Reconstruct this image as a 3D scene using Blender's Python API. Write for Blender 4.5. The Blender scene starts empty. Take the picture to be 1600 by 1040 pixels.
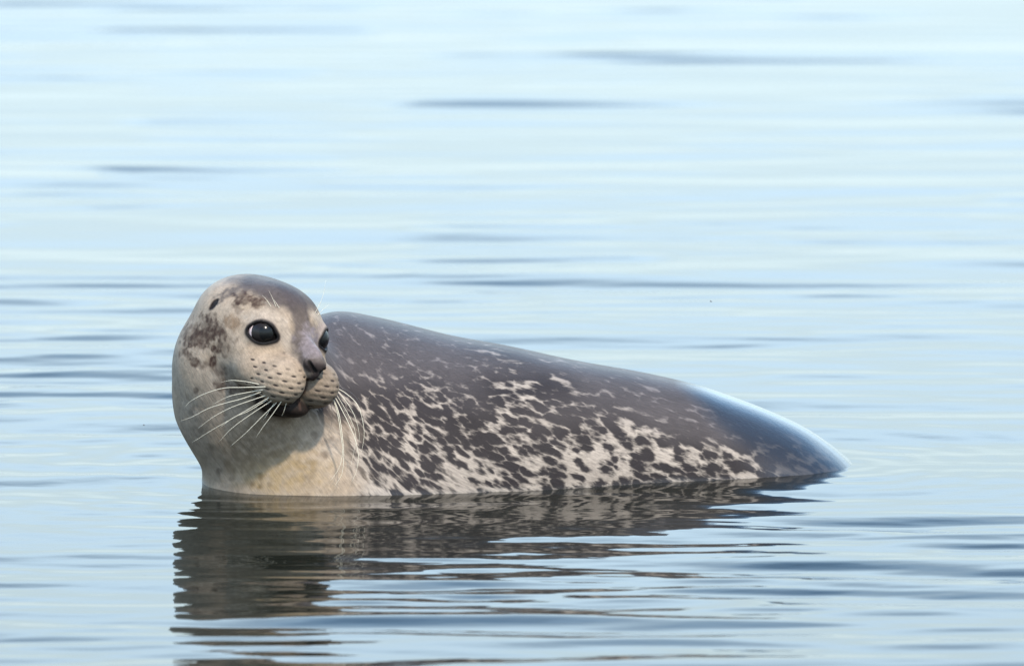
import bpy, math, random
import numpy as np
from mathutils import Vector

# ------------------------------------------------------------------ camera, sky, sun, exposure
scn = bpy.context.scene
COL = scn.collection
TH = math.radians(10.0)                 # how far the view dips at the seal
DIST = 10.0                             # metres from lens to the seal
CAMP = (0.0, -DIST * math.cos(TH), DIST * math.sin(TH))
PITCH = TH - math.atan(0.225 / DIST)

cam_data = bpy.data.cameras.new('camera')
cam = bpy.data.objects.new('camera', cam_data)
COL.objects.link(cam)
cam.location = CAMP
cam.rotation_euler = (math.pi / 2 - PITCH, 0, 0)
cam_data.sensor_width = 36.0
cam_data.lens = 36.0 * 9.9975 / 1.6
cam_data.clip_start = 0.1
cam_data.clip_end = 20000.0
cam_data.dof.use_dof = True
cam_data.dof.focus_distance = 9.87
cam_data.dof.aperture_fstop = 5.6
scn.camera = cam

SUN_EL, SUN_AZ = 52.0, 26.0             # degrees; azimuth from straight behind the camera, towards the right
sd = Vector((math.sin(math.radians(SUN_AZ)) * math.cos(math.radians(SUN_EL)),
             -math.cos(math.radians(SUN_AZ)) * math.cos(math.radians(SUN_EL)),
             math.sin(math.radians(SUN_EL))))
sun_data = bpy.data.lights.new('sun', 'SUN')
sun = bpy.data.objects.new('sun', sun_data)
COL.objects.link(sun)
sun.rotation_euler = (-sd).to_track_quat('-Z', 'Y').to_euler()
sun_data.energy = 3.0
sun_data.angle = math.radians(3.0)
sun_data.color = (1.0, 0.91, 0.77)

world = bpy.data.worlds.new('World')
scn.world = world
world.use_nodes = True
wn, wl = world.node_tree.nodes, world.node_tree.links
wn.clear()
w_out = wn.new('ShaderNodeOutputWorld')
w_bg = wn.new('ShaderNodeBackground')
w_sky = wn.new('ShaderNodeTexSky')
w_sky.sky_type = 'NISHITA'
w_sky.sun_disc = False
w_sky.sun_elevation = math.radians(SUN_EL)
w_sky.sun_rotation = math.atan2(sd.x, sd.y)
w_sky.air_density = 1.0
w_sky.dust_density = 2.0
w_sky.ozone_density = 1.0
w_bg.inputs['Strength'].default_value = 0.15
# thin bright haze and streaky high cloud: thick towards the horizon, thinning overhead, the same all round
w_geo = wn.new('ShaderNodeTexCoord')
w_sep = wn.new('ShaderNodeSeparateXYZ')
wl.new(w_geo.outputs['Generated'], w_sep.inputs[0])
w_el = wn.new('ShaderNodeMapRange')
w_el.interpolation_type = 'SMOOTHSTEP'
for k, v in (('From Min', 0.28), ('From Max', 0.95), ('To Min', 1.02), ('To Max', 0.10)):
    w_el.inputs[k].default_value = v
wl.new(w_sep.outputs[2], w_el.inputs['Value'])
w_map = wn.new('ShaderNodeMapping')
w_map.inputs['Scale'].default_value = (1.0, 1.0, 4.0)
wl.new(w_geo.outputs['Generated'], w_map.inputs['Vector'])
w_no = wn.new('ShaderNodeTexNoise')
w_no.inputs['Scale'].default_value = 2.2
w_no.inputs['Detail'].default_value = 5.0
wl.new(w_map.outputs[0], w_no.inputs['Vector'])
w_cl = wn.new('ShaderNodeMath'); w_cl.operation = 'MULTIPLY_ADD'; w_cl.use_clamp = True
w_cl.inputs[1].default_value = 1.1
w_sub = wn.new('ShaderNodeMath'); w_sub.operation = 'SUBTRACT'
w_sub.inputs[1].default_value = 0.55
wl.new(w_el.outputs[0], w_sub.inputs[0])
wl.new(w_no.outputs['Fac'], w_cl.inputs[0]); wl.new(w_sub.outputs[0], w_cl.inputs[2])
w_mix = wn.new('ShaderNodeMix'); w_mix.data_type = 'RGBA'
wl.new(w_cl.outputs[0], w_mix.inputs[0])
wl.new(w_sky.outputs[0], w_mix.inputs[6])
w_hc = wn.new('ShaderNodeValToRGB')                       # milky low down, brightest a hand above the horizon, blue overhead
w_hc.color_ramp.interpolation = 'EASE'
HAZE = [(0.0, (4.5, 5.45, 5.75)), (0.10, (4.9, 6.1, 6.55)), (0.30, (7.2, 9.7, 11.8)), (0.70, (2.8, 6.6, 12.0))]
while len(w_hc.color_ramp.elements) < len(HAZE):
    w_hc.color_ramp.elements.new(0.5)
for e, (p, k) in zip(w_hc.color_ramp.elements, HAZE):
    e.position = p
    e.color = (k[0] / 12, k[1] / 12, k[2] / 12, 1)
w_sc = wn.new('ShaderNodeVectorMath'); w_sc.operation = 'SCALE'
w_sc.inputs['Scale'].default_value = 12.0
wl.new(w_sep.outputs[2], w_hc.inputs[0])
wl.new(w_hc.outputs[0], w_sc.inputs[0])
wl.new(w_sc.outputs[0], w_mix.inputs[7])
wl.new(w_mix.outputs[2], w_bg.inputs['Color'])
wl.new(w_bg.outputs[0], w_out.inputs['Surface'])

scn.view_settings.view_transform = 'Standard'
scn.view_settings.look = 'None'
scn.view_settings.gamma = 1.0
scn.view_settings.exposure = 0.9
scn.cycles.use_denoising = True
scn.cycles.max_bounces = 8
scn.cycles.caustics_reflective = False

# ------------------------------------------------------------------ projection helpers (photo pixel <-> place)
CP, SP = math.cos(PITCH), math.sin(PITCH)
CAM = np.array(CAMP)
FOC = 1600.0 * (9.9975 / 1.6)           # focal length in photo pixels

def project(P):
    P = np.asarray(P, float)
    d = P - CAM
    zc = d[..., 1] * CP - d[..., 2] * SP
    yc = d[..., 1] * SP + d[..., 2] * CP
    return 800 + FOC * d[..., 0] / zc, 520 - FOC * yc / zc, zc

def pix_ray(u, v):
    x = (np.asarray(u, float) - 800) / FOC
    y = (520 - np.asarray(v, float)) / FOC
    d = np.stack([x, CP + y * SP, -SP + y * CP], -1)
    return d / np.linalg.norm(d, axis=-1, keepdims=True)

# ------------------------------------------------------------------ numpy noise
def _hash(ix, iy, iz, seed):
    h = (ix * 374761393 + iy * 668265263 + iz * 2147483647 + seed * 1274126177) & 0xFFFFFFFF
    h = ((h ^ (h >> 13)) * 1274126177) & 0xFFFFFFFF
    h = ((h ^ (h >> 16)) * 2246822519) & 0xFFFFFFFF
    return ((h ^ (h >> 15)) & 0xFFFFFF) / float(0xFFFFFF)

def vnoise(P, scale, seed=0):
    Q = np.asarray(P, float) * scale
    I = np.floor(Q).astype(np.int64)
    f = Q - I
    f = f * f * f * (f * (f * 6 - 15) + 10)
    out = 0
    for dx in (0, 1):
        for dy in (0, 1):
            for dz in (0, 1):
                w = (f[..., 0] if dx else 1 - f[..., 0]) * (f[..., 1] if dy else 1 - f[..., 1]) * (f[..., 2] if dz else 1 - f[..., 2])
                out = out + w * _hash(I[..., 0] + dx, I[..., 1] + dy, I[..., 2] + dz, seed)
    return out * 2 - 1

def fbm(P, scale, seed=0, octaves=3):
    a, s, t = 1.0, 0.0, 0.0
    for i in range(octaves):
        s = s + a * vnoise(P, scale * 2 ** i, seed + i * 17)
        t += a
        a *= 0.5
    return s / t

def sstep(a, b, x):
    t = np.clip((x - a) / (b - a), 0, 1)
    return t * t * (3 - 2 * t)

# ------------------------------------------------------------------ the seal as one implicit surface
def smin(a, b, k):
    h = np.maximum(k - np.abs(a - b), 0) / k
    return np.minimum(a, b) - h * h * h * k / 6.0

def smax(a, b, k):
    return -smin(-a, -b, k)

def ell(P, c, r, ax=None):
    q = P - np.array(c)
    if ax is not None:
        q = q @ np.array(ax).T
    r = np.array(r)
    k0 = np.sqrt(((q / r) ** 2).sum(-1)) + 1e-9
    k1 = np.sqrt(((q / (r * r)) ** 2).sum(-1)) + 1e-9
    return k0 * (k0 - 1) / k1

def cone(P, a, b, ra, rb):
    a, b = np.array(a, float), np.array(b, float)
    ab = b - a
    t = np.clip(((P - a) @ ab) / (ab @ ab), 0, 1)
    return np.linalg.norm(P - a - t[..., None] * ab, axis=-1) - (ra + (rb - ra) * t)

# sections of the trunk along x: centre y, centre z, half width, half height
BODY = np.array([
    # x      yc     zc      ry     rz
    [-0.49, -0.03, -0.040, 0.002, 0.002],
    [-0.47, -0.03, -0.036, 0.060, 0.070],
    [-0.43, -0.03, -0.028, 0.098, 0.110],
    [-0.36, -0.01, 0.014, 0.138, 0.205],
    [-0.28,  0.01,  0.028, 0.178, 0.220],
    [-0.20,  0.03,  0.018, 0.198, 0.211],
    [-0.10,  0.045, 0.006, 0.199, 0.199],
    [ 0.00,  0.065, 0.000, 0.197, 0.190],
    [ 0.10,  0.085, -0.014, 0.190, 0.182],
    [ 0.20,  0.108, -0.028, 0.180, 0.176],
    [ 0.30,  0.118, -0.046, 0.169, 0.170],
    [ 0.40,  0.126, -0.077, 0.160, 0.163],
    [ 0.47,  0.130, -0.103, 0.154, 0.157],
    [ 0.545, 0.128, -0.147, 0.145, 0.146],
    [ 0.62,  0.140, -0.225, 0.118, 0.110],
    [ 0.70,  0.145, -0.270, 0.085, 0.078],
    [ 0.76,  0.148, -0.295, 0.050, 0.045],
    [ 0.79,  0.150, -0.302, 0.004, 0.004]])
_bx = np.linspace(-0.49, 0.79, 1281)
def _smooth_cols():
    cols = []
    k = np.exp(-0.5 * (np.arange(-60, 61) / 22.0) ** 2); k /= k.sum()
    for j in range(1, 5):
        c = np.interp(_bx, BODY[:, 0], BODY[:, j])
        p = np.concatenate([2 * c[0] - c[60:0:-1], c, 2 * c[-1] - c[-2:-62:-1]])
        s = np.convolve(p, k, 'valid')
        if j >= 3:      # keep rounded end caps
            w = sstep(-0.49, -0.42, _bx) * sstep(0.79, 0.70, _bx)
            s = w * s + (1 - w) * c
        cols.append(np.maximum(s, 0.002) if j >= 3 else s)
    return cols
_bc = _smooth_cols()

def trunk(P):
    x = np.clip(P[..., 0], -0.49, 0.79)
    yc, zc, ry, rz = [np.interp(x, _bx, c) for c in _bc]
    lean = 0.42 * sstep(0.15, -0.22, P[..., 0])        # towards the shoulders the back lies behind the chest
    dy, dz = P[..., 1] - yc - lean * P[..., 2], P[..., 2] - zc
    k0 = np.sqrt((dy / ry) ** 2 + (dz / rz) ** 2) + 1e-9
    k1 = np.sqrt((dy / ry ** 2) ** 2 + (dz / rz ** 2) ** 2) + 1e-9
    d = k0 * (k0 - 1) / k1
    return d + np.abs(P[..., 0] - x)

# head frame: forward, right (as the viewer sees it), up
YAW, NOD, ROLL = math.radians(36), math.radians(11), math.radians(11)
_f = np.array([math.sin(YAW) * math.cos(NOD), -math.cos(YAW) * math.cos(NOD), -math.sin(NOD)])
_r0 = np.array([math.cos(YAW), math.sin(YAW), 0.0])
_u0 = np.cross(_f, _r0)
_r = _r0 * math.cos(ROLL) - _u0 * math.sin(ROLL)
_u = _u0 * math.cos(ROLL) + _r0 * math.sin(ROLL)
HM = np.stack([_f, _r, _u])             # rows: local axes in the place
HO = np.array([-0.343, -0.165, 0.2490])  # midpoint between the eyes

def to_head(P):
    return (P - HO) @ HM.T

def from_head(q):
    return HO + np.asarray(q, float) @ HM

EYE_C = [np.array([0.001, s * 0.0485, 0.000]) for s in (-1, 1)]
EYE_R = 0.0238
EYE_N = [np.array([0.72, s * 0.66, 0.20]) / np.linalg.norm([0.72, 0.66, 0.20]) for s in (-1, 1)]
EAR = np.array([-0.092, -0.082, 0.012])

_ea = math.radians(-18)
EAR_AX = np.array([[math.cos(_ea), 0, math.sin(_ea)], [0, 1, 0], [-math.sin(_ea), 0, math.cos(_ea)]])

def unit(v):
    v = np.asarray(v, float)
    return v / np.linalg.norm(v)

def eye_axes(i):
    n = EYE_N[i]
    s = -1 if i == 0 else 1
    h = unit(np.cross([0, 0.10 * s, 1.0], n))
    w = np.cross(n, h)
    return np.stack([n, h, w])

def eye_opening(q, i):
    A = eye_axes(i)
    s = -1 if i == 0 else 1
    e = EYE_C[i] + EYE_N[i] * 0.028
    op = ell(q, e, (0.028, 0.0206, 0.0157), A)
    # corners: towards the nose a little lower, towards the temple level
    op = smin(op, ell(q, e - s * A[1] * 0.0165 - A[2] * 0.0035, (0.024, 0.0085, 0.0058), A), 0.008)
    op = smin(op, ell(q, e + s * A[1] * 0.0155 - A[2] * 0.0010, (0.024, 0.0080, 0.0066), A), 0.008)
    return op

def seal(P, detail=True, part=None):
    q = to_head(P)
    # --- skull and neck
    d = ell(q, (-0.088, 0, -0.010), (0.102, 0.088, 0.074))
    d = smin(d, ell(q, (-0.032, 0, 0.006), (0.064, 0.068, 0.058)), 0.05)
    for s in (-1, 1):
        d = smin(d, ell(q, (-0.030, s * 0.040, -0.044), (0.062, 0.042, 0.044)), 0.05)
    # --- muzzle
    m = ell(q, (0.040, 0, -0.016), (0.057, 0.0195, 0.027))
    d = smin(d, m, 0.045)
    p = 1e3
    for s in (-1, 1):
        p1 = ell(q, (0.053, s * 0.0325, -0.0580), (0.041, 0.0375, 0.0370))
        p1 = smin(p1, ell(q, (0.014, s * 0.047, -0.057), (0.038, 0.034, 0.031)), 0.02)
        p = np.minimum(p, p1) if s == -1 else smin(p, p1, 0.006)
    d = smin(d, p, 0.022)
    nose = ell(q, (0.0845, 0, -0.018), (0.013, 0.0185, 0.0115))
    nose = smin(nose, ell(q, (0.0855, 0, -0.030), (0.010, 0.0090, 0.014)), 0.012)
    d = smin(d, nose, 0.010)
    # lower jaw
    jaw = ell(q, (0.038, 0, -0.097), (0.040, 0.036, 0.019))
    jaw = smin(jaw, ell(q, (-0.018, 0, -0.085), (0.055, 0.048, 0.030)), 0.03)
    d = smin(d, jaw, 0.012)
    if part == 'head':
        return d
    # --- neck and trunk
    n = cone(P, (-0.352, -0.040, 0.015), (-0.400, -0.045, 0.140), 0.115, 0.122)
    n = smin(n, cone(P, (-0.400, -0.045, 0.140), (-0.413, -0.070, 0.190), 0.122, 0.111), 0.04)
    b = trunk(P)
    n = smin(n, b, 0.075)
    d = smin(d, n, 0.032)
    if detail:
        for i, s in enumerate((-1, 1)):
            A = eye_axes(i)
            e = EYE_C[i]
            d = smin(d, ell(q, e, (EYE_R + 0.0035,) * 3), 0.014)
            op = eye_opening(q, i)
            d = smax(d, -op, 0.004)
            # nostril: a slanting slit either side of the nose
            a1 = (0.0890, s * 0.0180, -0.0135); b1 = (0.0965, s * 0.0055, -0.0280)
            d = smax(d, -cone(q, a1, b1, 0.0022, 0.0032), 0.003)
        # groove from nose to lip and the lip line
        d = smax(d, -cone(q, (0.0960, 0, -0.042), (0.0920, 0, -0.092), 0.0035, 0.0055), 0.006)
        dc = EAR
        d = smax(d, -ell(q, dc + np.array([0, 0.006, 0]), (0.0046, 0.034, 0.0076), EAR_AX), 0.006)
    return d

def grad(fn, P, e=0.0006):
    g = np.empty_like(P)
    for i in range(3):
        o = np.zeros(3); o[i] = e
        g[:, i] = (fn(P + o) - fn(P - o)) / (2 * e)
    return g

def raycast(u, v, fn=seal, lift=0.0):
    """where the line of sight through a photo pixel meets the seal"""
    D = pix_ray(np.atleast_1d(u), np.atleast_1d(v))
    t = np.full(len(D), 9.3)
    for _ in range(260):
        dd = fn(CAM + D * t[:, None]) - lift
        t = t + np.clip(dd * 0.8, -0.01, 0.08)
        if np.all((np.abs(dd) < 2e-4) | (t > 11.2)):
            break
    P = CAM + D * t[:, None]
    return P, np.abs(fn(P) - lift) < 0.002
# ------------------------------------------------------------------ node helpers
class NT:
    def __init__(self, name):
        self.mat = bpy.data.materials.new(name)
        self.mat.use_nodes = True
        self.t = self.mat.node_tree
        self.t.nodes.clear()
        self.out = self.t.nodes.new('ShaderNodeOutputMaterial')
        self.bsdf = self.t.nodes.new('ShaderNodeBsdfPrincipled')
        self.t.links.new(self.bsdf.outputs[0], self.out.inputs[0])
    def put(self, sock, v):
        if isinstance(v, bpy.types.NodeSocket):
            self.t.links.new(v, sock)
        else:
            sock.default_value = v
    def set(self, **kw):
        for k, v in kw.items():
            self.put(self.bsdf.inputs[k.replace('_', ' ')], v)
    def node(self, kind, ins=None, out=0, **props):
        n = self.t.nodes.new(kind)
        for k, v in props.items():
            setattr(n, k, v)
        for k, v in (ins or {}).items():
            self.put(n.inputs[k], v)
        return n.outputs[out]
    def attr(self, name, out='Fac'):
        return self.node('ShaderNodeAttribute', out=out, attribute_name=name)
    def m(self, op, a, b=0.0, c=0.0, clamp=False):
        return self.node('ShaderNodeMath', {0: a, 1: b, 2: c}, operation=op, use_clamp=clamp)
    def vm(self, op, a, b=(0, 0, 0)):
        return self.node('ShaderNodeVectorMath', {0: a, 1: b}, operation=op)
    def smooth(self, v, a, b):
        return self.node('ShaderNodeMapRange', {'Value': v, 'From Min': a, 'From Max': b}, interpolation_type='SMOOTHSTEP')
    def noise(self, vec, scale, detail=3.0, rough=0.5, out='Fac'):
        return self.node('ShaderNodeTexNoise', {'Vector': vec, 'Scale': scale, 'Detail': detail, 'Roughness': rough}, out=out)
    def mix(self, f, a, b, blend='MIX'):
        n = self.t.nodes.new('ShaderNodeMix')
        n.data_type = 'RGBA'; n.blend_type = blend
        self.put(n.inputs[0], f); self.put(n.inputs[6], a); self.put(n.inputs[7], b)
        return n.outputs[2]
    def bump(self, h, strength, dist):
        return self.node('ShaderNodeBump', {'Height': h, 'Strength': strength, 'Distance': dist})

def rgb(r, g, b):
    return (r, g, b, 1.0)

def mesh_obj(name, V, F, mat, parent=None, smooth=True):
    me = bpy.data.meshes.new(name)
    me.from_pydata([tuple(map(float, p)) for p in V], [], F)
    if smooth:
        me.polygons.foreach_set('use_smooth', [True] * len(me.polygons))
    me.materials.append(mat)
    o = bpy.data.objects.new(name, me)
    COL.objects.link(o)
    o.parent = parent
    return o

# ------------------------------------------------------------------ water
def water_height(X, Y):
    rng = np.random.default_rng(11)
    h = np.zeros_like(X)
    def train(n, lmin, lmax, spread, slope, mean=0.0):
        out = np.zeros_like(X)
        for _ in range(n):
            lam = math.exp(rng.uniform(math.log(lmin), math.log(lmax)))
            a = rng.normal(mean, spread)
            k = 2 * math.pi / lam
            ph = rng.uniform(0, 2 * math.pi)
            arg = k * (X * math.sin(a) + Y * math.cos(a)) + ph
            amp = slope / k * math.sqrt(2.0 / n)
            out += amp * (np.cos(arg) + 0.22 * np.cos(2 * arg))
        return out
    P = np.stack([X * 0.6, Y, 0 * X], -1)
    e1 = 0.75 + 0.9 * vnoise(P, 0.9, 5)
    e2 = np.clip(0.55 + 1.0 * vnoise(P * np.array([1.4, 1, 1]), 1.7, 9), 0.05, 2)
    e3 = np.clip(0.30 + 1.3 * vnoise(P * np.array([1.6, 1, 1]), 2.2, 23), 0.0, 2)
    far = sstep(0.2, 3.0, Y)
    near = 1 - far
    front = sstep(-0.10, -0.35, Y)
    h += train(14, 0.7, 2.2, 0.10, 0.009)
    h += train(26, 0.26, 0.7, 0.15, 0.024) * np.clip(e1, 0.15, 2) * (0.45 + 0.6 * far)
    h += train(34, 0.10, 0.26, 0.16, 0.052, 0.02) * e2 * (0.95 * near + 0.62 * far)
    h += train(30, 0.045, 0.10, 0.16, 0.044, 0.02) * (e3 + 0.30 * front) * (0.9 * near + 0.6 * far)
    # scattered sharper wavelets, each its own short dark streak
    sp = np.clip(vnoise(P * np.array([0.9, 1, 1]), 3.0, 71) - 0.08, 0, 0.36) * 2.0 * (0.75 + 0.5 * vnoise(P, 1.1, 83))
    h += train(20, 0.12, 0.30, 0.06, 0.085) * sp * (0.35 * near + 1.5 * far)
    # rings spreading from the neck and from where the back slips under
    for cx, cy, lam, sl, r0, dec, ph in ((-0.40, -0.02, 0.080, 0.060, 0.10, 0.42, 0.3), (0.52, 0.10, 0.070, 0.085, 0.02, 0.20, 1.1),
                                         (0.05, 0.06, 0.125, 0.020, 0.25, 0.60, 2.0)):
        r = np.sqrt((X - cx) ** 2 + (Y - cy) ** 2) + 1e-6
        k = 2 * math.pi / lam
        h += sl / k * np.cos(k * r + ph + 1.2 * vnoise(P, 3.0, 31)) * np.exp(-np.maximum(r - r0, 0) / dec) * sstep(0.0, r0 + 0.02, r)
    return h

def graded(parts, lo, hi, grow=1.35):
    """coordinates: fine spans given as (start, stop, step), stretched out to lo and hi"""
    c = []
    for a, b, st in parts:
        c += list(np.arange(a, b - st * 0.5, st))
    c.append(parts[-1][1])
    st = parts[-1][2]
    while c[-1] < hi:
        st *= grow; c.append(c[-1] + st)
    st = parts[0][2]
    while c[0] > lo:
        st *= grow; c.insert(0, c[0] - st)
    return np.array(c)

def build_water():
    xs = graded([(-3.0, -1.2, 0.03), (-1.2, 1.2, 0.011), (1.2, 3.0, 0.03)], -3000, 3000)
    ys = graded([(-2.4, -1.8, 0.02), (-1.8, 0.8, 0.0065), (0.8, 3.5, 0.011), (3.5, 12.0, 0.022)], -300, 9000)
    X, Y = np.meshgrid(xs, ys)
    Z = water_height(X, Y)
    fade = sstep(4.5, 3.0, np.abs(X)) * sstep(-4.0, -2.4, Y) * sstep(16, 11.5, Y)
    Z = Z * fade
    # the water lies calmer against the skin
    cl = (np.abs(X) < 0.9) & (np.abs(Y) < 0.55)
    dd = seal(np.stack([X[cl], Y[cl], 0 * X[cl]], -1), False)
    Z[cl] *= 0.35 + 0.65 * sstep(-0.01, 0.09, dd)
    nx, ny = len(xs), len(ys)
    V = np.stack([X, Y, Z], -1).reshape(-1, 3)
    i = np.arange(nx * ny).reshape(ny, nx)
    Q = np.stack([i[:-1, :-1], i[:-1, 1:], i[1:, 1:], i[1:, :-1]], -1).reshape(-1, 4)
    me = bpy.data.meshes.new('water')
    me.vertices.add(len(V)); me.vertices.foreach_set('co', V.ravel())
    me.loops.add(Q.size); me.loops.foreach_set('vertex_index', Q.ravel().astype(np.int32))
    me.polygons.add(len(Q)); me.polygons.foreach_set('loop_start', np.arange(0, Q.size, 4, dtype=np.int32))
    me.polygons.foreach_set('use_smooth', np.ones(len(Q), bool))
    me.update(calc_edges=True)
    n = NT('sea_water')
    pos = n.node('ShaderNodeNewGeometry', out='Position')
    v = n.vm('MULTIPLY', pos, (0.35, 1.0, 1.0))
    b = n.noise(v, 26.0, 2.0, 0.5)
    n.set(Base_Color=rgb(0.0085, 0.0090, 0.0065), Roughness=0.03, IOR=1.345, Normal=n.bump(b, 0.35, 0.0022))
    me.materials.append(n.mat)
    o = bpy.data.objects.new('water', me)
    COL.objects.link(o)
    o['kind'] = 'structure'
    o['label'] = 'rippled pale blue water reflecting the sky around the seal'
    return o
build_water()

# ------------------------------------------------------------------ seal mesh
def surface_nets(fn, lo, hi, h):
    ax = [np.arange(lo[i], hi[i] + h, h) for i in range(3)]
    n = [len(a) for a in ax]
    val = np.empty(n, np.float32)
    for i, x in enumerate(ax[0]):
        g = np.stack(np.meshgrid([x], ax[1], ax[2], indexing='ij'), -1).reshape(-1, 3)
        val[i] = fn(g).reshape(n[1], n[2])
    ins = val < 0
    cs = tuple(k - 1 for k in n)
    cnt = np.zeros(cs, np.int32); acc = np.zeros(cs + (3,))
    corners = [(a, b, c) for a in (0, 1) for b in (0, 1) for c in (0, 1)]
    def sl(c):
        return tuple(slice(c[i], c[i] + cs[i]) for i in range(3))
    for c in corners:
        for k in range(3):
            if c[k]:
                continue
            c2 = list(c); c2[k] = 1; c2 = tuple(c2)
            a, b = val[sl(c)], val[sl(c2)]
            x = (a < 0) != (b < 0)
            t = np.where(x, a / np.where(x, a - b, 1), 0)
            for j in range(3):
                acc[..., j] += np.where(x, (t if j == k else float(c[j])), 0)
            cnt += x
    act = cnt > 0
    idx = -np.ones(cs, np.int64)
    idx[act] = np.arange(act.sum())
    base = np.stack(np.nonzero(act), -1)
    V = np.array(lo) + (base + acc[act] / cnt[act][:, None]) * h
    Q = []
    for k in range(3):
        k1, k2 = (k + 1) % 3, (k + 2) % 3
        s0 = [slice(1, n[i] - 1) for i in range(3)]; s0[k] = slice(0, n[k] - 1)
        s1 = list(s0); s1[k] = slice(1, n[k])
        a, b = ins[tuple(s0)], ins[tuple(s1)]
        for flip, msk in ((False, a & ~b), (True, ~a & b)):
            p = np.stack(np.nonzero(msk), -1) + np.array([0 if i == k else 1 for i in range(3)])
            if not len(p):
                continue
            def at(d1, d2):
                r = p.copy(); r[:, k1] -= d1; r[:, k2] -= d2
                return idx[r[:, 0], r[:, 1], r[:, 2]]
            q = np.stack([at(1, 1), at(0, 1), at(0, 0), at(1, 0)], -1)
            Q.append(q[:, ::-1] if flip else q)
    return V, np.concatenate(Q)

def settle(V, fn, steps=4):
    for _ in range(steps):
        f = fn(V)
        g = grad(fn, V)
        V = V - np.clip(f / np.maximum((g * g).sum(-1), 0.15), -0.006, 0.006)[:, None] * g
    return V

def relax(V, Q, polys, it=1):
    e = np.concatenate([Q[:, [0, 1]], Q[:, [1, 2]], Q[:, [2, 3]], Q[:, [3, 0]]])
    for _ in range(it):
        s = np.zeros_like(V); c = np.zeros(len(V))
        for a, b in ((0, 1), (1, 0)):
            np.add.at(s, e[:, a], V[e[:, b]]); np.add.at(c, e[:, a], 1)
        ok = c > 0
        V = V.copy()
        V[ok] = 0.5 * V[ok] + 0.5 * s[ok] / c[ok][:, None]
    return V

def refine(V, Q, polys, mask):
    R, K = Q[mask], Q[~mask]
    E = np.concatenate([np.sort(R[:, [i, (i + 1) % 4]], 1) for i in range(4)])
    U, inv = np.unique(E, axis=0, return_inverse=True)
    inv = inv.ravel()
    nR = len(R)
    mid = len(V) + inv.reshape(4, nR)
    cen = len(V) + len(U) + np.arange(nR)
    V2 = np.concatenate([V, (V[U[:, 0]] + V[U[:, 1]]) / 2, V[R].mean(1)])
    new = np.concatenate([np.stack([R[:, i], mid[i], cen, mid[(i + 3) % 4]], -1) for i in range(4)])
    d = {(int(a), int(b)): len(V) + i for i, (a, b) in enumerate(U)}
    on = np.zeros(len(V), bool); on[R.ravel()] = True
    keep = []; touched = on[K].sum(1) >= 2
    for q in K[touched]:
        out = []
        for i in range(4):
            a, b = int(q[i]), int(q[(i + 1) % 4])
            out.append(a)
            m = d.get((min(a, b), max(a, b)))
            if m is not None:
                out.append(m)
        if len(out) > 4:
            polys.append(out)
        else:
            keep.append(out)
    rest = [K[~touched], new] + ([np.array(keep)] if keep else [])
    return V2, np.concatenate(rest), polys

def build_seal_mesh():
    V, Q = surface_nets(lambda p: seal(p, False), (-0.60, -0.27, -0.36), (0.83, 0.36, 0.36), 0.0075)
    V = settle(V, seal); V = relax(V, Q, []); V = settle(V, seal, 3)
    polys = []
    def near_head(r, off):
        return np.linalg.norm(to_head(V[Q].mean(1)) - np.array(off), axis=-1) < r
    V, Q, polys = refine(V, Q, polys, V[Q].mean(1)[:, 2] > -0.06); V = settle(V, seal, 2)
    V, Q, polys = refine(V, Q, polys, near_head(0.185, (-0.03, 0, -0.01))); V = settle(V, seal, 3)
    V, Q, polys = refine(V, Q, polys, near_head(0.105, (0.02, -0.005, -0.03))); V = settle(V, seal, 3)
    return V, Q, polys
SV, SQ, SPOLY = build_seal_mesh()
SG = grad(seal, SV); SN = SG / (np.linalg.norm(SG, axis=1, keepdims=True) + 1e-9)

# ------------------------------------------------------------------ coat markings
U_, V_, Z_ = project(SV)
HQ = to_head(SV)
facing = ((CAM - SV) * SN).sum(1) > 0

def lerp(c, col, a):
    return c + (np.array(col) - c) * np.clip(a, 0, 1)[:, None]

CREAM = (0.33, 0.268, 0.200); PALE = (0.36, 0.315, 0.262); TAN = (0.21, 0.155, 0.108)
BROWN = (0.055, 0.034, 0.026); SLATE = (0.058, 0.049, 0.050); DARK = (0.030, 0.025, 0.025)

_wc = {}
def warp_noise(scale, seed):
    if (scale, seed) not in _wc:
        _wc[(scale, seed)] = fbm(SV, scale, seed, 3)
    return _wc[(scale, seed)]

def blob(u, v, ru, rv, ang=0, soft=0.4, warp=0.85, depth=0.07, wscale=105, seed=3):
    """a marking lying on the skin around the place seen at a photo pixel"""
    P, ok = raycast([u], [v])
    a = math.radians(ang)
    du, dv = U_ - u, V_ - v
    x = (du * math.cos(a) + dv * math.sin(a)) / ru
    y = (-du * math.sin(a) + dv * math.cos(a)) / rv
    r = np.sqrt(x * x + y * y) + warp * min(1.0, max(ru, rv) / 12.0) * warp_noise(wscale, seed)
    m = (1 - sstep(1 - soft, 1 + soft * 0.6, r)) * np.clip(1.05 + 0.8 * warp_noise(160, 77), 0.35, 1.3)
    return m * (np.linalg.norm(SV - P[0], axis=1) < depth + 0.001 * max(ru, rv)) * facing

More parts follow.
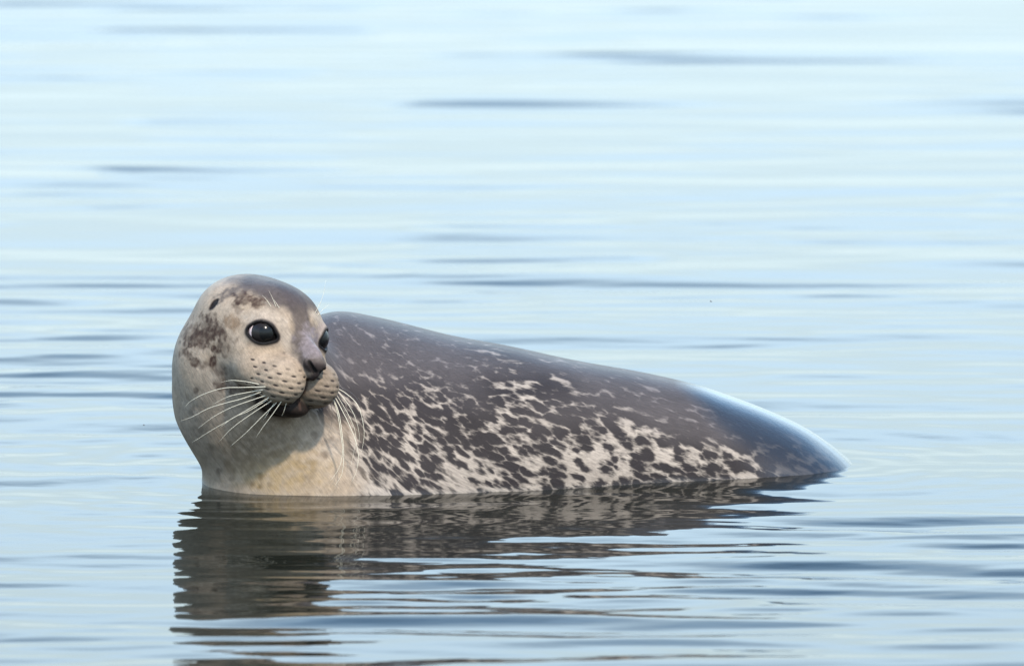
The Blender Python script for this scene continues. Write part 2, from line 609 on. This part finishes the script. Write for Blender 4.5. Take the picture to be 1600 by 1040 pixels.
def paint_head():
    c = np.tile(np.array(CREAM), (len(SV), 1))
    n1, n2, n3 = fbm(SV, 22, 1), fbm(SV, 60, 2), fbm(SV, 140, 4)
    c = lerp(c, PALE, 0.5 + 0.8 * n1)
    c = lerp(c, TAN, sstep(0.15, 0.6, n2) * 0.35)
    # crown and nape: slate grey coming down between the eyes
    up = HQ[:, 2] + 0.012 * n1 + 0.006 * n2
    crown = sstep(0.030, 0.056, up - 0.10 * np.maximum(-HQ[:, 0] - 0.07, 0) - 0.15 * np.clip(np.abs(HQ[:, 1]) - 0.05, 0, 1))
    c = lerp(c, SLATE, crown * 0.92)
    bridge = (1 - sstep(0.012, 0.024, np.abs(HQ[:, 1] + 0.004) + 0.006 * n2)) * sstep(-0.052, -0.020, HQ[:, 2]) * (HQ[:, 0] > -0.06)
    c = lerp(c, SLATE, bridge * 0.85)
    c = lerp(c, (0.20, 0.175, 0.185), blob(490, 532, 22, 26, 20, 0.6) * 0.9)
    # mottles on the temple and cheek
    for (u, v, ru, rv, an, col, st) in [
        (386, 468, 26, 10, 8, BROWN, .75), (352, 462, 26, 8, -25, SLATE, .6), (372, 482, 12, 7, 60, BROWN, .5), (398, 474, 8, 9, 0, BROWN, .5),
        (330, 512, 26, 20, 20, BROWN, .75), (310, 530, 22, 14, -15, BROWN, .75), (352, 545, 14, 10, 30, BROWN, .45), (345, 575, 14, 10, 0, BROWN, .4), (337, 545, 11, 7, 40, BROWN, .95), (333, 562, 8, 11, 10, BROWN, .85),
        (292, 552, 9, 12, 0, BROWN, .75), (304, 566, 9, 8, 0, BROWN, .7), (318, 570, 10, 8, 0, BROWN, .5), (350, 530, 16, 14, 30, BROWN, .35), (300, 520, 14, 14, 0, BROWN, .5),
        (362, 505, 12, 14, 0, TAN, .8), (355, 585, 20, 12, 10, BROWN, .3), (365, 607, 30, 8, 8, BROWN, .55), (348, 600, 12, 12, 0, BROWN, .3),
        (441, 556, 12, 10, -35, SLATE, .8), (430, 567, 16, 6, -15, SLATE, .65), (405, 572, 26, 6, -5, BROWN, .35), (415, 580, 14, 4, 0, BROWN, .35),
        (306, 609, 5, 6, 0, BROWN, .6), (300, 640, 5, 9, 0, BROWN, .25), (342, 736, 6, 5, 20, BROWN, .8), (406, 744, 5, 6, 0, BROWN, .8), (394, 756, 4, 5, 0, BROWN, .85), (405, 760, 4, 3, 0, BROWN, .8),
        (355, 725, 6, 5, 0, BROWN, .6), (427, 710, 6, 5, -30, BROWN, .6), (447, 702, 7, 4, -40, BROWN, .4), (330, 700, 5, 5, 0, BROWN, .4), (432, 728, 4, 5, 0, BROWN, .4), (466, 722, 5, 7, 10, BROWN, .35),
        (352, 646, 6, 5, 0, BROWN, .4), (313, 672, 4, 5, 0, BROWN, .35), (380, 735, 4, 4, 0, BROWN, .4), (420, 757, 4, 4, 0, BROWN, .4), (362, 748, 5, 4, 0, BROWN, .4), (492, 680, 6, 7, 0, BROWN, .4), (508, 710, 8, 6, 0, BROWN, .4), (465, 750, 6, 5, 0, BROWN, .3),
        (484, 735, 12, 20, -10, SLATE, .45), (515, 690, 14, 12, 0, SLATE, .35)]:
        c = lerp(c, col, blob(u, v, ru, rv, an, seed=int(u) % 4) * st)
    c = lerp(c, (0.33, 0.245, 0.125), blob(440, 735, 75, 42, 0, 0.7, .4, 0.12) * 0.6)
    c = lerp(c, (0.17, 0.145, 0.12), blob(325, 690, 45, 80, -15, 0.7, .4, 0.15) * 0.40)
    c = lerp(c, (0.18, 0.140, 0.098), blob(405, 690, 75, 42, -20, 0.7, .4, 0.12) * 0.65)  # throat painted browner, tinting the chin's shadow in the coat colour
    # pale rings round the eyes, pale brows and bridge
    c = lerp(c, PALE, blob(412, 497, 40, 14, 6, 0.5, .2) * 0.9)
    c = lerp(c, PALE, blob(444, 520, 9, 26, -8, 0.5, .2) * 0.85)
    c = lerp(c, CREAM, blob(412, 550, 34, 14, 0, 0.5, .25) * 0.8)
    c = lerp(c, PALE, blob(497, 497, 16, 6, 38, 0.5, .3) * 0.85)
    c = lerp(c, (0.33, 0.28, 0.25), blob(505, 515, 9, 14, 0, 0.6, .2) * 0.7)
    # whisker pads, nose, lips, eyelids, ear
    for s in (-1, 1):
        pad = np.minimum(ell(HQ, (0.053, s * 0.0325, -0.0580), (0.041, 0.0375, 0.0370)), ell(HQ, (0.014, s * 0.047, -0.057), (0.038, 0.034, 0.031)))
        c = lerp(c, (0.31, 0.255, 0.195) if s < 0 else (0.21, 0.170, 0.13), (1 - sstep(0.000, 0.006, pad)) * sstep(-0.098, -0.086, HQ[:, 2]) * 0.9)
        # darker where the upper lip turns under
        c = lerp(c, (0.030, 0.022, 0.019), (1 - sstep(0.000, 0.008, pad)) * (1 - sstep(-0.097, -0.086, HQ[:, 2] + 0.004 * n3)) * 0.9)
    jawd = ell(HQ, (0.039, 0, -0.098), (0.043, 0.040, 0.023))
    pads_d = np.minimum(ell(HQ, (0.053, -0.0325, -0.0580), (0.041, 0.0375, 0.0370)), ell(HQ, (0.053, 0.0325, -0.0580), (0.041, 0.0375, 0.0370)))
    jm = (1 - sstep(0.002, 0.012, jawd)) * sstep(-0.002, 0.003, pads_d - np.maximum(jawd, 0))
    jm = np.maximum(jm, (1 - sstep(0.004, 0.014, jawd)) * (1 - sstep(-0.096, -0.090, HQ[:, 2])))
    c = lerp(c, (0.013, 0.009, 0.008), jm * 0.98)
    c = lerp(c, (0.30, 0.19, 0.14), blob(490, 634, 5, 3, 10, 0.6, .2, 0.02) * 0.5 * jm)
    nd = np.minimum(ell(HQ, (0.0855, 0, -0.0205), (0.0150, 0.0195, 0.0110)), ell(HQ, (0.0865, 0, -0.034), (0.0120, 0.0075, 0.014)))
    c = lerp(c, (0.045, 0.036, 0.036), (1 - sstep(-0.001, 0.003, nd)) * (HQ[:, 0] > 0.076))
    for s in (-1, 1):
        sd_ = cone(HQ, (0.0890, s * 0.0180, -0.0135), (0.0965, s * 0.0055, -0.0280), 0.0026, 0.0036)
        c = lerp(c, (0.012, 0.010, 0.010), 1 - sstep(-0.0005, 0.0022, sd_))
    c = lerp(c, (0.05, 0.032, 0.026), (1 - sstep(0.0012, 0.0034, np.abs(HQ[:, 1]) + 0.001 * n3)) * sstep(-0.098, -0.094, HQ[:, 2]) * sstep(-0.034, -0.040, HQ[:, 2]) * (HQ[:, 0] > 0.06) * 0.9)
    gd = cone(HQ, (0.0960, 0, -0.042), (0.0920, 0, -0.092), 0.0030, 0.0042)
    c = lerp(c, (0.05, 0.035, 0.03), 1 - sstep(0.0, 0.004, gd))
    for i in range(2):
        A = eye_axes(i)
        od = eye_opening(HQ, i)
        rim = (1 - sstep(0.0030, 0.0070, od)) * (ell(HQ, EYE_C[i], (EYE_R + 0.009,) * 3) < 0)
        c = lerp(c, (0.25, 0.21, 0.18), (1 - sstep(0.003, 0.011, od + 0.002 * n2)) * (ell(HQ, EYE_C[i], (EYE_R + 0.014,) * 3) < 0) * 0.6)
        c = lerp(c, (0.008, 0.007, 0.007), rim)
    ed = ell(HQ, EAR + np.array([0, 0.006, 0]), (0.0046, 0.034, 0.0076), EAR_AX) + 0.0015 * n3
    c = lerp(c, (0.012, 0.009, 0.009), 1 - sstep(0.0006, 0.0050, ed))
    c *= (1 + 0.12 * n2 + 0.20 * n3 + 0.14 * fbm(SV, 330, 8, 2))[:, None]
    return np.clip(c * np.array([0.84, 0.775, 0.735]), 0.006, 0.9)

COAT = paint_head()
# how much of the plain head coat shows (1 on head and throat) before the spotted body coat takes over
_w = 0.045 * fbm(SV, 14, 41) + 0.015 * fbm(SV, 45, 42)
edge = -0.262 + 0.03 * sstep(0.10, 0.0, SV[:, 2]) - 0.10 * sstep(0.09, 0.17, SV[:, 2])
hm_ = 1 - sstep(edge - 0.045, edge + 0.035, SV[:, 0] + _w)
headness = 1 - sstep(0.003, 0.012, seal(SV, part='head'))
HEADM = np.maximum(hm_, headness)
# share of dark in the body coat: full along the back, patchy down the flank, little on the chest
hgt = SV[:, 2] + 0.25 * np.maximum(SV[:, 0] - 0.05, 0) + 0.10 * np.maximum(-0.05 - SV[:, 0], 0)
big = fbm(SV, 7.5, 51, 2)
DORS = sstep(0.045, 0.215, hgt + 0.04 * big) * 0.265 + 0.05 * big + 0.575
DORS -= 0.055 * sstep(-0.10, -0.20, SV[:, 0]) * sstep(0.10, 0.16, SV[:, 2]) * sstep(0.27, 0.20, SV[:, 2])
DORS -= 0.16 * (1 - sstep(-0.30, -0.12, SV[:, 0])) * (1 - sstep(0.10, 0.2, SV[:, 2]))
WET = sstep(0.360, 0.440, SV[:, 0] + 0.9 * SV[:, 2] + 0.015 * big)
WET = np.maximum(WET, 0.20 * sstep(0.55, 1.0, SN[:, 2]))
WET = np.maximum(WET, 0.35 * (1 - sstep(0.002, 0.010, SV[:, 2] + 0.006 * fbm(SV, 20, 3))))
# hair lies along lines that run down off the neck and then along the flank
_fx = np.linspace(-0.7, 1.0, 1701)
_slope = np.interp(_fx, [-0.7, -0.32, -0.22, -0.10, 0.05, 0.3, 0.5, 1.0], [1.5, 1.3, 1.0, 0.55, 0.28, 0.25, 0.45, 0.5])
_T = np.cumsum(_slope) * (_fx[1] - _fx[0])
FLOW = np.stack([SV[:, 0], SV[:, 1], SV[:, 2] + np.interp(SV[:, 0], _fx, _T)], -1)
# rows of follicles on the whisker pads
PADS = np.zeros((len(SV), 3))
for s in (-1, 1):
    ang = np.arctan2(s * HQ[:, 1] + 0.006, HQ[:, 0] - 0.010)
    row = (HQ[:, 2] + 0.10 * (0.08 - HQ[:, 0])) / 0.0092
    colm = ang * 0.047 / 0.0118 + 0.5 * np.floor(row) * 0
    ok = (s * HQ[:, 1] > 0.004) & (HQ[:, 0] > 0.005)
    fade = sstep(-0.095, -0.088, HQ[:, 2]) * sstep(-0.028, -0.036, HQ[:, 2]) * sstep(0.007, 0.013, s * HQ[:, 1]) * sstep(-0.002, 0.012, HQ[:, 0]) * (1 - sstep(0.004, 0.012, seal(SV, part='head'))) * (np.abs(HQ[:, 1]) < 0.075)
    PADS[ok] = np.stack([row, colm, fade], -1)[ok]

def coat_material():
    n = NT('seal_coat')
    flow = n.attr('flow', 'Vector')
    hm, dors, wet = n.attr('head_share'), n.attr('dark_share'), n.attr('wet')
    coat = n.attr('coat', 'Color')
    stretched = n.vm('MULTIPLY', flow, (0.55, 1.0, 1.0))
    wob = n.noise(flow, 34.0, 2.0, 0.55, 'Color')
    wob = n.vm('MULTIPLY', n.vm('SUBTRACT', wob, (0.5, 0.5, 0.5)), (0.020, 0.020, 0.020))
    wob2 = n.noise(n.vm('MULTIPLY', flow, (0.25, 1, 1)), 260.0, 2.0, 0.6, 'Color')
    wob2 = n.vm('MULTIPLY', n.vm('SUBTRACT', wob2, (0.5, 0.5, 0.5)), (0.010, 0.005, 0.005))
    p = n.vm('ADD', n.vm('ADD', stretched, wob), wob2)
    d1 = n.node('ShaderNodeTexVoronoi', {'Vector': p, 'Scale': 82.0, 'Smoothness': 0.10}, out='Distance', feature='SMOOTH_F1')
    streak = n.noise(n.vm('MULTIPLY', flow, (0.22, 1, 1)), 150.0, 3.0, 0.6)
    clump = n.noise(stretched, 21.0, 3.0, 0.55)
    thr = n.m('ADD', dors, n.m('MULTIPLY', n.m('SUBTRACT', clump, 0.5), 0.62))
    thr = n.m('ADD', thr, n.m('MULTIPLY', n.m('SUBTRACT', streak, 0.5), 0.60))
    both = n.m('SUBTRACT', thr, d1)
    dark = n.smooth(both, -0.25, 0.17)
    hair = n.noise(n.vm('MULTIPLY', flow, (0.16, 1, 1)), 330.0, 3.0, 0.65)
    soft = n.noise(stretched, 14.0, 4.0, 0.6)
    dk = n.mix(soft, rgb(0.010, 0.008, 0.0085), rgb(0.032, 0.026, 0.027))
    dk = n.mix(n.smooth(dors, 0.62, 0.84), dk, n.mix(soft, rgb(0.040, 0.034, 0.034), rgb(0.088, 0.075, 0.074)))
    lt = n.mix(n.noise(stretched, 30.0, 3.0, 0.5), rgb(0.20, 0.165, 0.138), rgb(0.38, 0.320, 0.268))
    lt = n.mix(n.smooth(dors, 0.66, 0.84), lt, rgb(0.155, 0.133, 0.128))
    body = n.mix(dark, lt, dk)
    col = n.mix(hm, body, coat)
    col = n.mix(n.m('MULTIPLY', n.smooth(hair, 0.32, 0.66), n.m('MULTIPLY_ADD', hm, -0.24, 0.62)), col, n.mix(0.5, col, rgb(0.02, 0.018, 0.018)))
    # follicle dots
    pr = n.node('ShaderNodeSeparateXYZ', {0: n.attr('pads', 'Vector')}, 0)
    sep = pr.node
    row, cl, fd = sep.outputs[0], sep.outputs[1], sep.outputs[2]
    par = n.m('MULTIPLY', n.m('MODULO', n.m('FLOOR', n.m('ADD', row, 40.0)), 2.0), 0.5)
    fy = n.m('SUBTRACT', n.m('FRACT', n.m('ADD', row, 40.0)), 0.5)
    fx = n.m('SUBTRACT', n.m('FRACT', n.m('ADD', n.m('ADD', cl, par), 40.0)), 0.5)
    rr = n.m('SQRT', n.m('ADD', n.m('MULTIPLY', fx, fx), n.m('MULTIPLY', n.m('MULTIPLY', fy, fy), 1.2)))
    dot = n.m('MULTIPLY', n.smooth(rr, 0.26, 0.10), fd)
    col = n.mix(n.m('MULTIPLY', dot, 0.97), col, rgb(0.03, 0.022, 0.02))
    # wet fur is darker and carries a film of water
    col = n.mix(n.m('MULTIPLY', n.smooth(wet, 0.2, 1.0), 0.88), col, rgb(0.010, 0.012, 0.017))
    lump = n.noise(flow, 120.0, 3.0, 0.6)
    hb = n.m('ADD', n.m('ADD', n.m('MULTIPLY', hair, 1.1), n.m('MULTIPLY', lump, 1.6)), n.m('MULTIPLY', dot, -1.2))
    hb = n.m('ADD', hb, n.m('MULTIPLY', n.m('MULTIPLY', fd, 0.65), n.m('COSINE', n.m('MULTIPLY', row, 6.2832))))
    n.set(Base_Color=col, Roughness=n.m('MULTIPLY_ADD', wet, -0.25, 0.58), IOR=1.4, Specular_IOR_Level=0.10,
          Coat_Weight=wet, Coat_Roughness=0.06, Coat_IOR=1.45,
          Normal=n.bump(hb, 0.45, 0.0012))
    return n.mat

root = bpy.data.objects.new('seal', None)
COL.objects.link(root)
root.location = (0, 0, 0)
root['label'] = 'spotted grey seal resting in shallow water with its head turned back'
root['category'] = 'seal'

def build_body():
    me = bpy.data.meshes.new('body')
    nq = len(SQ)
    lens = np.concatenate([np.full(nq, 4), np.array([len(p) for p in SPOLY], int)])
    idx = np.concatenate([SQ.ravel()] + [np.array(p) for p in SPOLY])
    me.vertices.add(len(SV)); me.vertices.foreach_set('co', SV.ravel())
    me.loops.add(len(idx)); me.loops.foreach_set('vertex_index', idx.astype(np.int32))
    me.polygons.add(len(lens))
    me.polygons.foreach_set('loop_start', np.concatenate([[0], np.cumsum(lens)[:-1]]).astype(np.int32))
    me.polygons.foreach_set('use_smooth', np.ones(len(lens), bool))
    me.update(calc_edges=True)
    me.validate()
    at = me.attributes.new('coat', 'FLOAT_COLOR', 'POINT')
    at.data.foreach_set('color', np.concatenate([COAT, np.ones((len(SV), 1))], 1).ravel())
    for nm, arr in (('head_share', HEADM), ('dark_share', DORS), ('wet', WET)):
        me.attributes.new(nm, 'FLOAT', 'POINT').data.foreach_set('value', arr.astype(np.float32))
    for nm, arr in (('flow', FLOW), ('pads', PADS)):
        me.attributes.new(nm, 'FLOAT_VECTOR', 'POINT').data.foreach_set('vector', arr.astype(np.float32).ravel())
    me.materials.append(coat_material())
    o = bpy.data.objects.new('body', me)
    COL.objects.link(o)
    o.parent = root
    o['label'] = 'sleek body and head, dark grey back, cream mottled flanks'
    return o
build_body()

# ------------------------------------------------------------------ eyes
def eye_material():
    n = NT('eyeball')
    p = n.node('ShaderNodeTexCoord', out='Object')
    x = n.node('ShaderNodeSeparateXYZ', {0: n.vm('NORMALIZE', p)}, 0)       # 1 at the centre of the pupil
    iris = n.mix(n.noise(p, 500.0, 3.0), rgb(0.006, 0.005, 0.005), rgb(0.016, 0.012, 0.011))
    c = n.mix(n.smooth(x, 0.80, 0.86), iris, rgb(0.004, 0.004, 0.004))
    c = n.mix(n.smooth(x, 0.40, 0.35), c, rgb(0.62, 0.47, 0.45))
    n.set(Base_Color=c, Roughness=0.15, IOR=1.34, Specular_IOR_Level=0.36)
    return n.mat
EYEM = eye_material()

def build_eye(i, gaze):
    seg, rings = 40, 24
    V, F = [], []
    for a in range(rings + 1):
        th = math.pi * a / rings
        bulge = 1 + 0.035 * max(0.0, math.cos(th)) ** 6
        for b in range(seg):
            ph = 2 * math.pi * b / seg
            V.append((EYE_R * math.cos(th) * bulge, EYE_R * math.sin(th) * math.cos(ph), EYE_R * math.sin(th) * math.sin(ph)))
    for a in range(rings):
        for b in range(seg):
            F.append((a * seg + b, (a + 1) * seg + b, (a + 1) * seg + (b + 1) % seg, a * seg + (b + 1) % seg))
    o = mesh_obj('eye', V, F, EYEM, root)
    o.location = Vector(from_head(EYE_C[i]))
    o.rotation_euler = Vector(gaze).to_track_quat('X', 'Z').to_euler()
    o['label'] = 'large glossy black eye'
    return o
g0 = unit(EYE_N[0] @ HM + 0.42 * _r)
g1 = unit(EYE_N[1] @ HM - 0.35 * _r)
build_eye(0, g0)
build_eye(1, g1)

# ------------------------------------------------------------------ whiskers
def whisker_material(name, col):
    n = NT(name)
    n.set(Base_Color=col, Roughness=0.35, IOR=1.5)
    return n.mat
WM = whisker_material('whisker_ivory', rgb(0.62, 0.56, 0.44))
WD = whisker_material('whisker_dark', rgb(0.07, 0.06, 0.055))

def spline(pts, n):
    p = np.array(pts, float)
    q = np.concatenate([[2 * p[0] - p[1]], p, [2 * p[-1] - p[-2]]])
    out = []
    for i in range(len(p) - 1):
        for t in np.linspace(0, 1, n, endpoint=False):
            a, b, c, d = q[i:i + 4]
            out.append(0.5 * ((2 * b) + (c - a) * t + (2 * a - 5 * b + 4 * c - d) * t * t + (3 * b - a - 3 * c + d) * t ** 3))
    out.append(p[-1])
    return np.array(out)

def whisker(px, sweep=0.3, rad=0.00085, root_at=None, mat=WM):
    """px: its course in the photo; it leaves the skin at the first point and sweeps back by `sweep` per metre"""
    px = np.array(px, float)
    if root_at is None:
        P, ok = raycast(px[:1, 0], px[:1, 1])
        P0 = P[0]
    else:
        P0 = from_head(root_at)
    D = pix_ray(px[:, 0], px[:, 1])
    t0 = np.linalg.norm(P0 - CAM)
    s = np.concatenate([[0], np.cumsum(np.linalg.norm(np.diff(px, axis=0), axis=1))]) / 1000.0
    t = t0 + sweep * s + 0.0
    H, ok = raycast(px[:, 0], px[:, 1])
    th = np.linalg.norm(H - CAM, axis=1)
    lim = np.where(ok, th - 0.004, 1e3)
    t[1:] = np.minimum(t[1:], lim[1:])
    pts = CAM + D * t[:, None]
    pts[0] = pts[0] + unit(pts[0] - pts[1]) * 0.005
    C = spline(pts, 6)
    V, F = [], []
    m = len(C); k = 6
    for i, c in enumerate(C):
        tg = unit(C[min(i + 1, m - 1)] - C[max(i - 1, 0)])
        a = unit(np.cross(tg, [0.13, 0.31, 0.94])); b = np.cross(tg, a)
        r = 0.74 * rad * (1 - 0.80 * (i / (m - 1)) ** 1.3)
        for j in range(k):
            w = 2 * math.pi * j / k
            V.append(c + r * (math.cos(w) * a + math.sin(w) * b))
    for i in range(m - 1):
        for j in range(k):
            F.append((i * k + j, i * k + (j + 1) % k, (i + 1) * k + (j + 1) % k, (i + 1) * k + j))
    F.append(tuple(range(k))[::-1]); F.append(tuple((m - 1) * k + j for j in range(k)))
    return mesh_obj('whisker', V, F, mat, root)

for px in [
    [(414, 604), (380, 605), (350, 606), (322, 614), (300, 625), (289, 635)],
    [(410, 609), (380, 614), (355, 620), (332, 632)],
    [(408, 612), (380, 622), (350, 630), (325, 638), (302, 650), (281, 658)],
    [(414, 618), (390, 626), (362, 636), (335, 650), (309, 669)],
    [(420, 621), (395, 635), (362, 654), (332, 671), (300, 691)],
    [(418, 624), (390, 641), (365, 652), (343, 668)],
    [(424, 626), (392, 647), (362, 669), (342, 690)],
    [(432, 629), (410, 650), (385, 675), (360, 697)],
    [(439, 628), (425, 648), (410, 668), (400, 683)],
    [(428, 630), (418, 646), (411, 656)],
    [(447, 630), (444, 641), (440, 650)],
    [(404, 600), (385, 596), (362, 594), (345, 597)]]:
    whisker(px, 0.35, 0.00078 if len(px) > 3 else 0.00055)
RP = (0.058, 0.056, -0.058)
for px, mt, rd in [
    ([(526, 606), (540, 614), (557, 630), (565, 650), (569, 675), (567, 695), (564, 707)], WM, .0008),
    ([(522, 618), (531, 634), (545, 662), (555, 687), (560, 712), (557, 735), (550, 752)], WM, .0009),
    ([(519, 622), (526, 640), (532, 675), (535, 705), (530, 730), (517, 750)], WM, .0009),
    ([(521, 624), (529, 644), (535, 682), (537, 712), (534, 740), (522, 760)], WM, .0009),
    ([(526, 610), (537, 622), (552, 645), (560, 670), (562, 690)], WM, .0007),
    ([(528, 602), (540, 608), (552, 616), (562, 630), (566, 647)], WD, .0006),
    ([(517, 630), (519, 644), (518, 662), (513, 679)], WD, .0005),
    ([(524, 614), (533, 628), (548, 655), (556, 680), (553, 705), (548, 728)], WM, .0006)]:
    whisker(px, 0.15, rd, RP, mt)
for px in [
    [(423, 478), (417, 469), (410, 461)], [(431, 478), (426, 466), (420, 454)],
    [(496, 492), (505, 483), (514, 476)], [(492, 489), (500, 474), (506, 456), (509, 438)], [(436, 480), (432, 474), (428, 468)]]:
    whisker(px, -0.1, 0.0005)

# ------------------------------------------------------------------ midges in the air over the water
def midge(u, v, dist, size, label):
    P = CAM + pix_ray(u, v) * dist
    o = bpy.data.objects.new('midge', None)
    COL.objects.link(o)
    o.location = Vector(P)
    n = NT('midge_skin'); n.set(Base_Color=rgb(0.02, 0.018, 0.016), Roughness=0.5)
    w = NT('midge_wing'); w.set(Base_Color=rgb(0.25, 0.25, 0.25), Roughness=0.3, Alpha=0.45)
    V, F = [], []
    for i in range(7):
        t = i / 6.0
        r = size * (0.26 * math.sin(math.pi * min(1, t * 1.02 + 0.04)) ** 0.7 + 0.10 * math.exp(-((t - 0.85) / 0.1) ** 2))
        for j in range(8):
            a = 2 * math.pi * j / 8
            V.append((size * (t - 0.5) * 2, r * math.cos(a), r * math.sin(a) - size * 0.3 * (t - 0.5) ** 2))
    for i in range(6):
        for j in range(8):
            F.append((i * 8 + j, i * 8 + (j + 1) % 8, (i + 1) * 8 + (j + 1) % 8, (i + 1) * 8 + j))
    F += [tuple(range(8))[::-1], tuple(48 + j for j in range(8))]
    mesh_obj('body', V, F, n.mat, o)
    for s in (-1, 1):
        W = [(0.3, 0.1, 0.2), (0.1, 0.7, 0.6), (-0.4, 1.2, 0.9), (-0.9, 1.1, 0.8), (-0.7, 0.6, 0.5)]
        W = [(a * size, s * b * size, c * size) for a, b, c in W]
        V2 = W + [(a, b, c + 0.03 * size) for a, b, c in W]
        mesh_obj('wing', V2, [tuple(range(5))[::-1], tuple(range(5, 10))] + [(k, (k + 1) % 5, 5 + (k + 1) % 5, 5 + k) for k in range(5)], w.mat, o, False)
    o['label'] = label
    o['category'] = 'midge'
    o['group'] = 'midges flying over the water'
midge(1111, 471, 10.1, 0.0020, 'tiny dark midge in the air above the slope of the seal\'s back')
midge(225, 664, 9.9, 0.0017, 'tiny dark midge low over the water beside the seal\'s throat')
